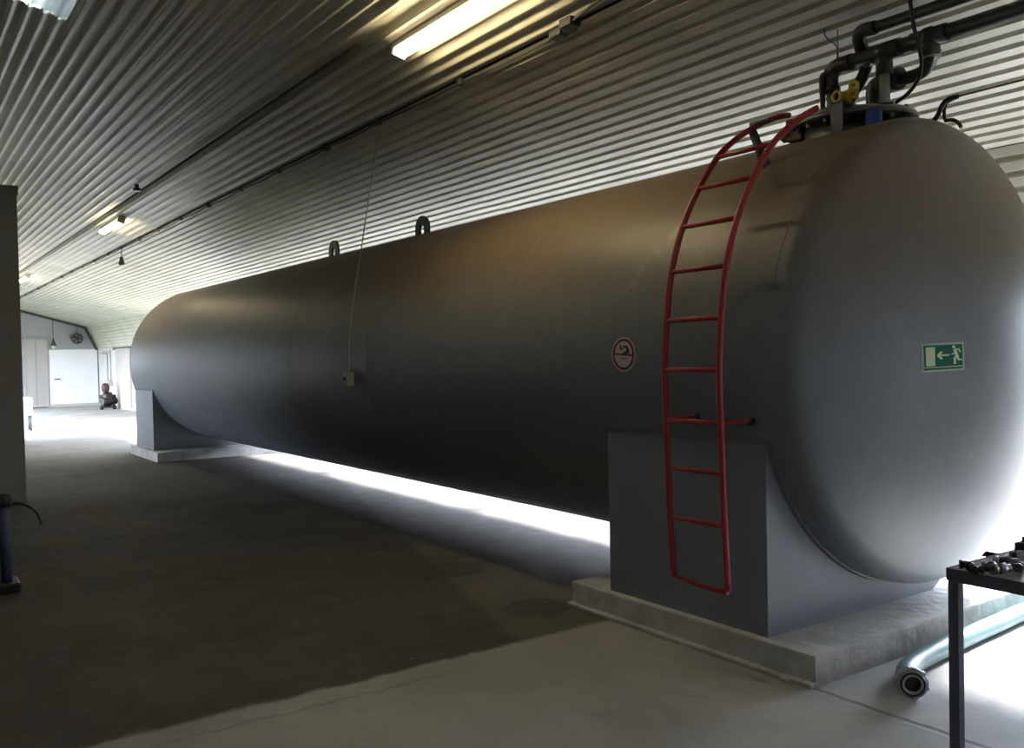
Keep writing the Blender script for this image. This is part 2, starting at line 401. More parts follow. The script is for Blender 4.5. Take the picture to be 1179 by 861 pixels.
for i in range(len(laps)-1):
    y0, y1 = laps[i], laps[i+1]+(0.06 if i < len(laps)-2 else 0)
    dz = 0.004*(i % 2)
    def put(a, b, pitch):
        prof = [Vector((v.x, v.y-dz)) for v in sheet_profile(a, b, pitch)]
        extrude_profile(cm, prof, y0, y1)
    if i < 4: put(lin(XL-0.1), lin(XRIDGE), PT)
    if i >= 4: put(lin(XRIDGE+28*DXL), lin(XLAMP[0]), 0.112)
    elif i < 2:
        put(lin(XRIDGE), lin(SKX[0]), 0.112); put(lin(SKX[1]), lin(XLAMP[0]), 0.112)
    else: put(lin(XRIDGE), lin(XLAMP[0]), 0.112)
    extrude_profile(cm, [Vector(lin(XLAMP[0])), Vector((XLAMP[0], zc(XLAMP[0])+0.05)), Vector((XLAMP[1]+0.02, zc(XLAMP[1])+0.05)), Vector(lin(XLAMP[1]+0.02))], y0, y1)
    put(lin(XLAMP[1]+0.02), lin(3.72), 0.118)
    put(lin(3.72), (XB, ZB), PT)
    put((XB, ZB), (XR+0.05, ZR-0.08), 0.118)
ceil = cm.build('ceiling', M['lining']); struct(ceil)
sk = MB(); extrude_profile(sk, sheet_profile(lin(SKX[0]), lin(SKX[1]), 0.112), YF, SKY+0.06)
struct(sk.build('window_1', M['sheet']))
# outer roof slabs (keep the daylight out above the lining)
rf = MB()
for a, b, ya, yb in ((XL-0.4, SKX[0]-0.05, YF-0.3, YA+0.3), (SKX[1]+0.05, XR+0.4, YF-0.3, YA+0.3), (XA-0.3, XR+0.4, YA+0.3, YG+0.3), (SKX[0]-0.05, SKX[1]+0.05, SKY+0.1, YA+0.3)):
    pts = [(a, zc(a)+0.16)] + ([(XRIDGE, zc(XRIDGE)+0.16)] if a < XRIDGE < b else []) + [(b, zc(b)+0.16)]
    rf.prism(pts+[(x, z+0.08) for x, z in pts[::-1]], 1, ya, yb)
struct(rf.build('ceiling_roof_deck', M['dark']))

# walls -------------------------------------------------------------
def wall_with_openings(x0, x1, ya, yb, z0, z1, ops):
    mb = MB(); y = ya
    for (a, b, c, d) in sorted(ops):
        mb.box(x0, x1, y, a, z0, z1)
        if c > z0: mb.box(x0, x1, a, b, z0, c)
        mb.box(x0, x1, a, b, d, z1); y = b
    mb.box(x0, x1, y, yb, z0, z1); return mb
ops = [(a, b, WZ0, WZ1) for a, b in WIN] + [DOOR_R]
struct(wall_with_openings(XR, XR+0.2, YF, YG, -0.1, 3.4, ops).build('wall_right', M['wallw']))
struct(wall_with_openings(XL-0.2, XL, YF, YA, -0.1, zc(XL)+0.2, [LFILL]).build('wall_left', M['wallb']))
struct(wall_with_openings(XA-0.2, XA, YA, YG, 0.0, zc(XA)+0.1, [LOPEN]).build('wall_inner', M['wallb']))
struct(MB().prism([(XL, 0.0), (XA-0.201, 0.0), (XA-0.201, zc(XA)+0.1), (XRIDGE, zc(XRIDGE)+0.1), (XL, zc(XL)+0.1)], 1, YA, YA+0.2).build('wall_return', M['wallb']))
gz = lambda x: zc(x)+0.15
def gable(y0, y1, xl):
    top = [(XR+0.2, 3.0), (XB, gz(XB))]+([(XRIDGE, gz(XRIDGE))] if xl < XRIDGE else [])+[(xl, gz(xl))]
    mb = MB(); mb.prism([(xl, -0.1), (XR+0.2, -0.1)]+top, 1, y0, y1); return mb
struct(gable(YG, YG+0.2, XA-0.2).build('wall_back', M['grey']))
struct(gable(YF-0.2, YF, XL-0.2).build('wall_front', M['wallb']))
# partition that ends left of the camera's view
pw = MB(); pw.box(XL, 1.37, 11.95, 12.10, 0.0, 3.55)
wp = struct(pw.build('wall_partition', M['part']))
struct(MB().box(XL, 1.385, 11.93, 12.12, 3.55, 3.66, 0.008).build('trim_1', M['part']))
# dark flashing along the gable under the lining
tr = MB()
for (a, b) in (((XA, zc(XA)), (XB, ZB)), ((XB, ZB), (XR, ZR-0.02))):
    d = Vector((b[0]-a[0], b[1]-a[1])).normalized(); n = Vector((d.y, -d.x)); n = n if n.y < 0 else -n
    tr.prism([(a[0]+n.x*0.02, a[1]+n.y*0.02), (b[0]+n.x*0.02, b[1]+n.y*0.02), (b[0]+n.x*0.11, b[1]+n.y*0.11), (a[0]+n.x*0.11, a[1]+n.y*0.11)], 1, YG-0.07, YG-0.001)
struct(tr.build('trim_2', M['dark']))
struct(MB().box(XR-0.03, XR, YG-6.9, YG-2.7, ZR-0.10, ZR-0.02, 0.004).build('trim_3', M['dark']))
# baseboard-like dark strip at the foot of the far walls
struct(MB().box(XR-0.05, XR, 28.5, YG-0.05, 0.0, 0.10, 0.005).build('baseboard_right', M['wallb']))
struct(MB().box(4.36, XR-0.05, YG-0.06, YG, 0.0, 0.10, 0.005).build('baseboard_back', M['wallb']))
# pier on the right wall
struct(MB().box(XR-0.07, XR, 31.6, 33.7, 0.0, 2.06, 0.01).build('trim_4', M['wallb']))
# far doors
d1 = MB(); d1.box(4.36, 5.02, YG-0.05, YG, 0.03, 2.46, 0.006)
d1o = struct(d1.build('door_1', M['door']))
fr = MB(); fr.box(4.30, 4.36, YG-0.07, YG, 0, 2.52, 0.005); fr.box(5.02, 5.08, YG-0.08, YG, 0, 2.52, 0.005); fr.box(4.36, 5.02, YG-0.07, YG, 2.46, 2.52, 0.005)
fr.build('door_frame', M['door'], d1o)
MB().box(4.66, 4.70, YG-0.058, YG-0.048, 0.03, 2.46).build('centre_strip', M['boxm'], d1o)
MB().box(4.36, 5.02, YG-0.10, YG-0.02, 0.0, 0.03).build('threshold', M['dark'], d1o)
d2 = MB(); d2.box(5.10, 6.74, YG-0.05, YG, 0.10, 2.10, 0.006)
d2o = struct(d2.build('door_2', M['wdoor']))
MB().tube([(5.28, YG-0.06, 1.02), (5.28, YG-0.12, 1.02), (5.42, YG-0.12, 1.02), (5.42, YG-0.06, 1.02)], 0.02).build('door_handle', M['steel'], d2o)
# windows in the right wall
for i, (a, b) in enumerate(WIN):
    mb = MB(); f = 0.05; X0, X1 = XR+0.05, XR+0.11
    mb.box(X0, X1, a, a+f, WZ0, WZ1); mb.box(X0, X1, b-f, b, WZ0, WZ1); mb.box(X0, X1, a+f, b-f, WZ0, WZ0+f); mb.box(X0, X1, a+f, b-f, WZ1-f, WZ1)
    for k in (1, 2, 3):
        y = a+(b-a)*k/4; mb.box(X0, X1, y-0.02, y+0.02, WZ0+f, WZ1-f)
    o = struct(mb.build('window_%d' % (i+2), M['frame']))
    MB().box(XR+0.075, XR+0.083, a+f, b-f, WZ0+f, WZ1-f).build('glass_pane', M['glass'], o)
mb = MB(); a, b, c, d = DOOR_R
mb.box(XR+0.03, XR+0.15, a, a+0.08, 0, d); mb.box(XR+0.03, XR+0.15, b-0.08, b, 0, d); mb.box(XR+0.03, XR+0.15, a+0.08, b-0.08, d-0.08, d)
struct(mb.build('door_3', M['frame']))

# ================================================================== PLINTHS
def plinth(y0, y1, label, lip):
    t = thing('concrete_plinth', label, 'plinth', (TX, (y0+y1)/2, 0), 'concrete plinths under the tank')
    x0, x1 = 3.5714, 2*TX-3.5714
    mb = MB(); nx, ny = 26, 20
    b = bmesh.new(); bmesh.ops.create_cube(b, size=1)
    for v in b.verts: v.co = Vector(((x0+x1)/2+v.co.x*(x1-x0), (y0+y1)/2+v.co.y*(y1-y0), 0.0739+v.co.z*0.1478))
    bmesh.ops.subdivide_edges(b, edges=b.edges[:], cuts=22, use_grid_fill=True)
    from mathutils import noise as NZ
    for v in b.verts:
        e = sum((abs(v.co.x-x0) < 1e-4 or abs(v.co.x-x1) < 1e-4, abs(v.co.y-y0) < 1e-4 or abs(v.co.y-y1) < 1e-4, v.co.z > 0.147))
        n = NZ.noise(v.co*7)*0.006*(0.4+e*0.6)
        cen = Vector(((x0+x1)/2, (y0+y1)/2, v.co.z)); dd = (v.co-cen).normalized()
        v.co += Vector((dd.x*n, dd.y*n, 0))
        if e >= 2: v.co += (cen-v.co).normalized()*abs(NZ.noise(v.co*13))*0.012
        if v.co.z < 0.001: v.co.z = 0.001
        if v.co.z > 0.147: v.co.z = min(v.co.z, 0.1478)
    mb.merge(b); mb.build('slab', M['plinth'], t)
    if lip:
        m2 = MB(); pts = []; ys = [y0+(y1-y0)*k/30 for k in range(31)]
        for k in range(30):
            w0 = 0.025+0.02*NZ.noise(Vector((ys[k]*4, 0, 0))); h = 0.022
            m2.box(x0-0.03-abs(w0)*0.4, x0+0.012, ys[k], ys[k+1]-0.0005, 0.001, h+0.006*NZ.noise(Vector((ys[k]*5, 3, 0))))
        m2.bevel(0.004, 1)
        m2.build('mortar_lip', M['plinth'], t)
    return t
plinth(2.699, 4.538, 'rough grey concrete plinth under the near end of the tank, below the red ladder', True)
plinth(15.012, 16.898, 'rough concrete plinth under the distant end of the tank', False)

# ================================================================== TANK
RC, RK = 2.6, 0.14
cc = R-RK; phi = math.asin(cc/(RC-RK)); h0 = -(RC-RK)*math.cos(phi); DEP = h0+RC
def head(n1=10, n2=22):
    p = [(cc+RK*math.cos(a), RK*math.sin(a)) for a in [(PI/2-phi)*k/n1 for k in range(n1+1)]]
    p += [(RC*math.sin(b), h0+RC*math.cos(b)) for b in [phi*(1-k/n2) for k in range(1, n2+1)]]
    p[-1] = (0.0, DEP); return p
def head_y(x, z):
    r = math.hypot(x-TX, z-TZ); return TY0-(h0+math.sqrt(RC*RC-r*r))
tank = thing('storage_tank', 'huge grey horizontal cylindrical steel tank filling the hall on two box supports', 'tank', (TX, (TY0+TY1)/2, 0))
hp = head(); ns = 24
prof = [(r, TY0-d) for r, d in hp[::-1]] + [(R, TY0+(TY1-TY0)*k/ns) for k in range(1, ns)] + [(r, TY1+d) for r, d in hp]
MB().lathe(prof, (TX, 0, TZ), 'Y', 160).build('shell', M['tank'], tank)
for y in (2.94, 5.2, 7.4, 9.27, 11.1, 13.05, 15.0, 16.62):
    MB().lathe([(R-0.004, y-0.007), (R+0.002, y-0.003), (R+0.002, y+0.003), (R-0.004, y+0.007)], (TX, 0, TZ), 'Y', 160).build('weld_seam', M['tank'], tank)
def saddle(y0, y1):
    xs = 3.6265; zb, zt = 0.1478, 1.1136; mb = MB()
    a0 = math.atan2(zt-TZ, -(TX-xs)); a0 = a0 if a0 < 0 else a0-2*PI; a1 = -PI-a0 - 0
    a0 = PI+math.asin((TZ-zt)/(R+0.012)); a1 = 2*PI-math.asin((TZ-zt)/(R+0.012))
    arc = [(TX+(R+0.012)*math.cos(a0+(a1-a0)*k/48), TZ+(R+0.012)*math.sin(a0+(a1-a0)*k/48)) for k in range(49)]
    x1 = 2*TX-xs
    # closed box support: thin plates - bottom, sides, and two cradle webs joined as one shape
    n = len(arc)
    low = [(xs+(5.10-xs)*k/(n-11), zb) if k <= n-11 else (5.10+(x1-5.10)*(k-n+11)/10, zb+0.55*(k-n+11)/10) for k in range(n)]
    top = arc[:]; top[0] = (xs, zt); top[-1] = (x1, zt)
    bm = mb.bm
    V = [[[bm.verts.new((u, y, v)) for (u, v) in row] for row in (low, top)] for y in (y0, y1)]
    for q in V:
        for k in range(n-1): bm.faces.new((q[0][k], q[0][k+1], q[1][k+1], q[1][k]))
    for j in (0, 1):
        for k in range(n-1): bm.faces.new((V[0][j][k], V[0][j][k+1], V[1][j][k+1], V[1][j][k]))
    for k in (0, n-1): bm.faces.new((V[0][0][k], V[0][1][k], V[1][1][k], V[1][0][k]))
    s = mb.build('saddle', M['saddle'], tank)
    # wear plate wrapped round the shell above the cradle
    rp = R+0.010; b0, b1 = a0-0.012, a1+0.012; m2 = MB(); pts_o = [(b0+(b1-b0)*k/60) for k in range(61)]
    prof2 = [(TX+(rp)*math.cos(a), TZ+rp*math.sin(a)) for a in pts_o]+[(TX+(R-0.004)*math.cos(a), TZ+(R-0.004)*math.sin(a)) for a in pts_o[::-1]]
    A = [m2.bm.verts.new((u, y0-0.03, v)) for u, v in prof2]; B = [m2.bm.verts.new((u, y1+0.03, v)) for u, v in prof2]; N_ = len(prof2)
    for k in range(60):
        m2.bm.faces.new((A[k], A[k+1], A[N_-2-k], A[N_-1-k])); m2.bm.faces.new((B[k], B[k+1], B[N_-2-k], B[N_-1-k]))
    for k in range(N_): m2.bm.faces.new((A[k], A[(k+1) % N_], B[(k+1) % N_], B[k]))
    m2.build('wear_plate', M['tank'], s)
    return s
saddle(3.02, 4.22)
saddle(15.454, 16.642)
for y in (8.63, 10.95):
    mb = MB(); n = 20; zb_, zt_ = TZ+R-0.01, TZ+R+0.24; ro = 0.14; ri = 0.055; zc_ = zt_-ro
    out = [(y-ro, zb_)] + [(y-ro*math.cos(PI*k/n), zc_+ro*math.sin(PI*k/n)) for k in range(n+1)] + [(y+ro, zb_)]
    hole = [(y-ri*math.cos(2*PI*k/24), zc_-0.02+1.25*ri*math.sin(2*PI*k/24)) for k in range(24)]
    # plate with a hole: bridge outline and hole
    bm = mb.bm
    for xx in (TX-0.015, TX+0.015):
        vo = [bm.verts.new((xx, a, b)) for a, b in out]; vh = [bm.verts.new((xx, a, b)) for a, b in hole]
        eo = [bm.edges.new((vo[k], vo[(k+1) % len(vo)])) for k in range(len(vo))]; eh = [bm.edges.new((vh[k], vh[(k+1) % len(vh)])) for k in range(len(vh))]
        bmesh.ops.triangle_fill(bm, use_beauty=True, edges=eo+eh)
        if xx < TX: pv = (vo, vh)
        else:
            for P0, P1 in ((pv[0], vo), (pv[1], vh)):
                for k in range(len(P0)): bm.faces.new((P0[k], P0[(k+1) % len(P0)], P1[(k+1) % len(P0)], P1[k]))
    mb.build('lifting_lug', M['lug'], tank)
# manhole neck on the top
NX, NY, NZ_ = 4.86, 3.345, 2.96
mb = MB(); mb.lathe([(0.0, 2.70), (0.29, 2.70), (0.29, 2.925), (0.0, 2.925)], (NX, NY, 0), 'Z', 56)
neck = mb.build('manhole_neck', M['steel'], tank)
MB().lathe([(0.0, 2.925), (0.355, 2.925), (0.36, 2.93), (0.36, 2.945), (0.355, 2.949), (0.0, 2.949)], (NX, NY, 0), 'Z', 56).build('flange', M['steel'], neck)
MB().lathe([(0.0, 2.949), (0.35, 2.949), (0.35, 2.963), (0.345, 2.967), (0.0, 2.967)], (NX, NY, 0), 'Z', 56).build('cover_plate', M['boxm'], neck)
for k in range(16):
    a = 2*PI*k/16+0.1; x, y = NX+0.322*math.cos(a), NY+0.322*math.sin(a)
    MB().lathe([(0.0, 2.90), (0.015, 2.90), (0.015, 2.979), (0.011, 2.985), (0.0, 2.985)], (x, y, 0), 'Z', 6, smooth=False).build('bolt', M['steel'], neck)

# ================================================================== LADDER
LC = [(3.405, .415), (3.388, .73), (3.38, .99), (3.372, 1.24), (3.367, 1.50), (3.388, 1.755), (3.43, 2.01), (3.515, 2.25), (3.64, 2.462), (3.79, 2.645), (3.93, 2.755), (4.10, 2.85), (4.28, 2.925), (4.40, 2.955)]
YRR, YRL = 3.08, 3.455
lad = thing('ladder', 'red tubular steel ladder curving up over the near end of the grey tank', 'ladder', (3.38, (YRR+YRL)/2, 0.4))
for y, dz in ((YRR, -0.005), (YRL, 0.0)):
    pts = [(x, y, z) for x, z in (LC if y == YRL else LC[:11]+[(4.04, 2.822), (4.15, 2.875)])]; pts[0] = (LC[0][0], y, LC[0][1]+dz)
    MB().tube(bez(pts, 8), 0.0165, 12).build('rail', M['red'], lad)
for i in range(0, 10):
    x, z = LC[i]
    if i == 0: MB().tube([(x, YRR, z-0.015), (x+0.01, (YRR+YRL)/2, z-0.02), (x, YRL, z+0.002)], 0.0125, 10).build('rung', M['red'], lad)
    else: MB().tube([(x, YRR, z), (x, YRL, z)], 0.0125, 10).build('rung', M['red'], lad)
for y in (YRR, YRL):
    z = 1.24; xs_ = TX-math.sqrt(R*R-(z-TZ)**2)
    b_ = MB().tube([(3.372, y, z), (xs_+0.004, y, z)], 0.012, 10).build('wall_bracket', M['red'], lad)
    MB().lathe([(0, xs_-0.02), (0.024, xs_-0.02), (0.024, xs_+0.006), (0, xs_+0.006)], (0, y, z), 'X', 16).build('bracket_foot', M['black'], b_)
zz = TZ+math.sqrt(R*R-(4.08-TX)**2)
mb = MB(); mb.poly([(4.05, YRL-0.012, 2.83), (4.09, YRL-0.012, 2.845), (4.13, YRL-0.10, zz-0.01), (4.07, YRL-0.10, zz-0.03), (4.05, YRL+0.012, 2.83), (4.09, YRL+0.012, 2.845), (4.13, YRL-0.076, zz-0.01), (4.07, YRL-0.076, zz-0.03)],
        [(0, 1, 2, 3), (4, 5, 6, 7), (0, 1, 5, 4), (1, 2, 6, 5), (2, 3, 7, 6), (3, 0, 4, 7)])
mb.tube([(4.10, YRL-0.10, 2.868), (4.10, YRL+0.03, 2.868)], 0.014, 8).build('top_bracket', M['tabmetal'], lad)

# ================================================================== PIPES OVER THE MANHOLE
def PX(px, py, x): return at(px, py, 0, x)
def yz(px, py, x): p = PX(px, py, x); return p.y, p.z
X1 = 4.68; y1, z1 = yz(962, 75, X1); z1 = (yz(1013, 59, X1)[1]+yz(1179, 10.5, X1)[1])/2
low = thing('pipe_run', 'lower thick dark pipe above the manhole with a tee and a green riser', 'pipe', (X1, y1, z1))
MB().tube([(X1, y1-0.03, z1), (X1, YF+0.01, z1)], 0.041, 20).build('pipe', M['pvc'], low)
ey = y1-0.01
MB().tube(bez([(X1, ey-0.10, z1), (X1, ey, z1-0.005), (X1, ey+0.045, z1-0.05), (X1, ey+0.045, z1-0.13)], 8), 0.047, 18).build('elbow', M['pvc'], low)
MB().lathe([(0, z1-0.15), (0.055, z1-0.15), (0.055, z1-0.115), (0, z1-0.115)], (X1, ey+0.045, 0), 'Z', 24).build('union_nut', M['pvc'], low)
MB().tube([(X1, ey+0.045, z1-0.14), (X1, ey+0.045, 2.955)], 0.025, 16).build('riser', M['clearp'], low)
ty = yz(1018, 62, X1)[0]
MB().tube([(X1, ty-0.075, z1), (X1, ty+0.075, z1)], 0.049, 20).tube([(X1, ty, z1), (X1, ty, z1-0.13)], 0.046, 20).build('tee', M['pvc'], low)
MB().tube([(X1, ty, z1-0.12), (X1, ty, 2.96)], 0.029, 18).build('riser', M['clearp'], low, 'pale green plastic riser')
uy = yz(1070, 40, X1)[0]
MB().tube([(X1, uy-0.10, z1), (X1, uy+0.10, z1)], 0.048, 20).tube([(X1, uy-0.02, z1), (X1, uy+0.02, z1)], 0.055, 20).tube([(X1, uy, z1), (X1+0.01, uy, z1-0.10)], 0.052, 18).build('coupling', M['pvc'], low)
ny = yz(1033, 53, X1)[0]
MB().tube([(X1, ny-0.02, z1), (X1, ny+0.02, z1)], 0.049, 20).build('union_nut', M['pvc'], low)
# return bend from the coupling down to the manhole
q = [Vector((X1+0.01, uy, z1-0.06)), PX(1073, 62, 4.72)]+[PX(a_, b_, 4.80) for a_, b_ in ((1065, 80), (1050, 88), (1028, 92), (1014, 95), (1006, 103))]
q.append(Vector((4.80, q[-1].y, 2.96)))
rb = thing('return_pipe', 'dark bent pipe looping from the lower run down into the manhole cover', 'pipe', q[-1])
MB().tube(bez(q, 8), [0.036]*(8*4)+[0.043]*(8*3+1), 18).build('pipe', M['pvc'], rb)
MB().tube([Vector(q[4])+Vector((-0.01, -0.05, -0.003)), Vector(q[4])+Vector((0, 0.0, 0.002))], 0.062, 22).build('union_nut', M['pvc'], rb)
MB().tube([Vector(q[1])+Vector((0, 0, 0.02)), Vector(q[1])+Vector((0, 0.005, -0.02))], 0.050, 22).build('collar', M['clearp'], rb)
# upper run
X2 = 4.60; z2 = min((yz(997, 34, X2)[1]+yz(1060, 15, X2)[1])/2, zc(X2)-0.06); y2 = yz(997, 34, X2)[0]+0.06
upr = thing('pipe_run', 'upper thick dark pipe close under the corrugated lining, ending in an elbow', 'pipe', (X2, y2, z2))
MB().tube([(X2, y2-0.08, z2), (X2, YF+0.01, z2)], 0.031, 20).build('pipe', M['pvc'], upr)
e2 = [(X2, y2-0.12, z2), (X2, y2-0.03, z2), (X2+0.06, y2+0.02, z2-0.04), (X2+0.15, y2+0.04, z2-0.10)]
MB().tube(bez(e2, 8), 0.039, 18).build('elbow', M['pvc'], upr)
MB().tube([(X2+0.15, y2+0.04, z2-0.09), (X2+0.175, y2+0.05, z2-0.14)], 0.036, 18).build('collar', M['clearp'], upr)
MB().tube(bez([(X2+0.17, y2+0.05, z2-0.13), (X2+0.19, y2+0.10, z2-0.2), (X2+0.20, y2+0.22, z2-0.33), (X2+0.20, y2+0.24, 2.96)], 8), 0.034, 18).build('drop_pipe', M['pvc'], upr)
# thin pipe at the left of the manhole
a = PX(946, 88, 4.62); b = PX(948, 128, 4.62)
vp = thing('vent_pipe', 'thin dark brown upright pipe at the left rim of the manhole', 'pipe', b)
MB().tube(bez([PX(957, 84, 4.64), PX(950, 86, 4.62), PX(946, 92, 4.62), (b.x, b.y, 2.96)], 8), 0.015, 12).build('pipe', M['brown'], vp)
MB().lathe([(0, 2.95), (0.028, 2.95), (0.028, 2.99), (0, 2.99)], (b.x, b.y, 0), 'Z', 6, smooth=False).build('hex_fitting', M['brown'], vp)
# brown clamp on the flange, grey strap and blue plug
p = Vector((4.70, 3.70, 2.93))
cl = thing('flange_clamp', 'dark brown rusty clamp gripping the left edge of the manhole flange', 'clamp', p)
MB().box(4.62, 4.72, 3.54, 3.66, 2.86, 2.92, 0.012).box(4.62, 4.72, 3.52, 3.60, 2.965, 3.0, 0.01).box(4.62, 4.70, 3.605, 3.66, 2.88, 3.0, 0.01).build('clamp_body', M['brown'], cl)
MB().tube([(4.655, 3.65, 2.90), (4.655, 3.70, 2.90)], 0.03, 6).build('screw_head', M['brown'], cl)
st = MB(); p = PX(955, 150, 4.50)
st.box(4.488, 4.50, 3.16, 3.24, 2.80, 2.985, 0.002).box(4.488, 4.62, 3.16, 3.24, 2.973, 2.985, 0.002)
tag(st.build('steel_strap', M['tabmetal']), 'grey flat steel strap bent over the manhole rim below the yellow valve', 'strap')
PBX = PX(1006, 131, 4.62); bp_ = MB(); bp_.lathe([(0, 0), (0.042, 0), (0.045, 0.01), (0.045, 0.12), (0.038, 0.132), (0, 0.132)], (PBX.x, PBX.y, 2.79), 'Z', 24)
tag(bp_.build('drum_cap', M['blue']), 'bright blue plastic cap beside the manhole neck under the green riser', 'cap')
# yellow valve with two round ends
c = PX(977, 109, 4.60)
yv = thing('valve', 'small yellow plastic valve with round open ends on the manhole cover', 'valve', (c.x, c.y, 3.02))
mb = MB(); mb.tube([c+Vector((-0.04, 0.03, -0.008)), c+Vector((0.03, -0.04, 0.0))], 0.027, 18).tube([c+Vector((0, 0, 0)), c+Vector((0, 0, -0.06))], 0.022, 12)
mb.tube([c+Vector((-0.01, -0.01, 0.0)), c+Vector((0.0, -0.045, 0.03))], 0.026, 16).build('valve_body', M['yellow'], yv)
e = c+Vector((-0.045, 0.034, -0.01))
def ring(mb, c0, d, ro, ri, ln):
    d = Vector(d).normalized(); Mx = Matrix.Translation(Vector(c0)) @ d.to_track_quat('Z', 'Y').to_matrix().to_4x4()
    b = MB(); b.lathe([(ri, 0), (ro, 0), (ro, ln), (ri, ln)], (0, 0, 0), 'Z', 24, closed=True); b.xf(Mx)
    mb.merge(b.bm); return mb
ring(MB(), e, (-1, 0.1, -0.1), 0.034, 0.021, 0.022).build('port_ring', M['yellow'], yv)
ring(MB(), c+Vector((-0.005, -0.04, 0.03)), (-0.8, -0.5, 0.2), 0.030, 0.011, 0.03).build('port_ring', M['yellow'], yv)
MB().tube([e+Vector((-0.004, 0, 0)), e+Vector((0.01, 0, 0))], 0.025, 18).build('port_opening', M['black'], yv)

# loose wires and hoses near the manhole
def cable(name, label, cat, pts, r, m, n=8): return tag(MB().tube(bez(pts, 10), r, n).build(name, M[m]), label, cat)
cable('cable', 'black cable hanging from the ceiling past the pipes to the manhole rim', 'cable',
      [PX(1046, -9, 4.50), PX(1048, 4, 4.51), PX(1052, 30, 4.53), PX(1057, 50, 4.56), PX(1061, 72, 4.60), PX(1058, 90, 4.64), PX(1046, 107, 4.68), PX(1032, 118, 4.74)], 0.011, 'black')
cable('wire', 'bent grey wire sticking up left of the upper elbow', 'wire',
      [PX(956, 20, 4.6), PX(950, 26, 4.6), PX(950, 41, 4.6), PX(961, 51, 4.6), PX(964, 56, 4.6), PX(964, 69, 4.62)], 0.004, 'steel', 6)
cable('wire', 'short straight grey wire standing right of the bent one above the lower pipe', 'wire',
      [PX(964.5, 34, 4.6), PX(964.5, 44, 4.6), PX(965, 55, 4.61), PX(965, 68, 4.62)], 0.0035, 'steel', 6)
cable('hose_stub', 'black hooked hose rising behind the manhole towards the right', 'hose',
      [(4.86, 2.84, 2.845), PX(1080, 132, 4.86), PX(1085, 121, 4.86), PX(1092, 114, 4.86), PX(1103, 111, 4.86)], 0.014, 'black')
cable('hose_stub', 'brown-black hose beside the hooked one, curving up from the tank top', 'hose',
      [PX(1088, 138, 4.92), PX(1087, 128, 4.92), PX(1090, 119, 4.92), PX(1098, 113, 4.92)], 0.010, 'brown')
cable('hose_stub', 'short black hose end curling down over the tank shoulder', 'hose',
      [PX(1088, 139, 4.9), PX(1096, 138, 4.9), PX(1103, 141, 4.9), PX(1107, 147, 4.9)], 0.011, 'black')
a = PX(1103, 111, 4.9)
tag(MB().tube([a, (4.9, YF+0.02, a.z+0.02)], 0.005, 8).build('wire_rod', M['steel']), 'thin grey wire stretched from the hooked hose to the right under the lining', 'wire')

# ================================================================== SIGNS
def patch(mb, poly, fn, inset=0.0, off=0.0, depth=0):
    """polygon in sign uv space triangulated finely and laid on a curved surface"""
    bm = bmesh.new(); vsx = [bm.verts.new((u, v, 0)) for u, v in poly]; bm.faces.new(vsx)
    bmesh.ops.triangulate(bm, faces=bm.faces[:])
    for _ in range(2): bmesh.ops.subdivide_edges(bm, edges=[e for e in bm.edges if e.calc_length() > 0.12], cuts=1); bmesh.ops.triangulate(bm, faces=bm.faces[:])
    geo = bmesh.ops.extrude_face_region(bm, geom=bm.faces[:])
    top = [v for v in geo['geom'] if isinstance(v, bmesh.types.BMVert)]; tops = set(top)
    for v in bm.verts:
        v.co = fn(v.co.x, v.co.y, off if v in tops else off-0.0009)
    mb.merge(bm); return mb
def rect(u0, v0, u1, v1): return [(u0, v0), (u1, v0), (u1, v1), (u0, v1)]
def seg(a, b, wd):
    a, b = Vector(a), Vector(b); d = (b-a).normalized(); n = Vector((-d.y, d.x))*wd/2
    return [tuple(a+n), tuple(b+n), tuple(b-n), tuple(a-n)]
def circ(cx, cy, rx, ry, n=28): return [(cx+rx*math.cos(2*PI*k/n), cy+ry*math.sin(2*PI*k/n)) for k in range(n)]
# exit sign: corners by ray on the dished head
def on_head(px, py):
    d = _f + _r*((px-589.5)/F) - _u*((py-430.5)/F); t = 2.0
    y = 2.5
    for _ in range(30):
        p = CAMP + d*((y-CAMP.y)/d.y); y = head_y(p.x, p.z)
    return p
PA, PB, PC_, PD = on_head(1060, 396), on_head(1109, 393.5), on_head(1110, 426), on_head(1061, 429)
def fh(u, v, off):
    A = PA.lerp(PB, u); B = PD.lerp(PC_, u); q = B.lerp(A, v)
    n = Vector((q.x-TX, q.y-(TY0-h0), q.z-TZ)).normalized()
    return Vector((q.x, head_y(q.x, q.z), q.z)) + n*(0.0005+off)
es = thing('exit_sign', 'green and cream rectangular exit sign with running figure and arrow on the tank end', 'sign', fh(0.5, 0.5, 0))
patch(MB(), rect(0, 0, 1, 1), fh, off=0.0015).build('sign_board', M['palef'], es)
mb = MB(); patch(mb, rect(0.05, 0.18, 0.955, 0.93), fh, off=0.0025); patch(mb, rect(0.05, 0.075, 0.955, 0.135), fh, off=0.0025); mb.build('green_field', M['green'], es)
patch(MB(), rect(0.09, 0.21, 0.29, 0.87), fh, off=0.0036).build('door_pictogram', M['cream'], es)
mb = MB()
for s_ in (seg((0.38, 0.57), (0.62, 0.57), 0.055), seg((0.355, 0.57), (0.45, 0.70), 0.055), seg((0.355, 0.57), (0.45, 0.44), 0.055)): patch(mb, s_, fh, off=0.0036)
mb.build('arrow', M['cream'], es)
mb = MB(); patch(mb, circ(0.735, 0.85, 0.033, 0.055, 16), fh, off=0.0036)
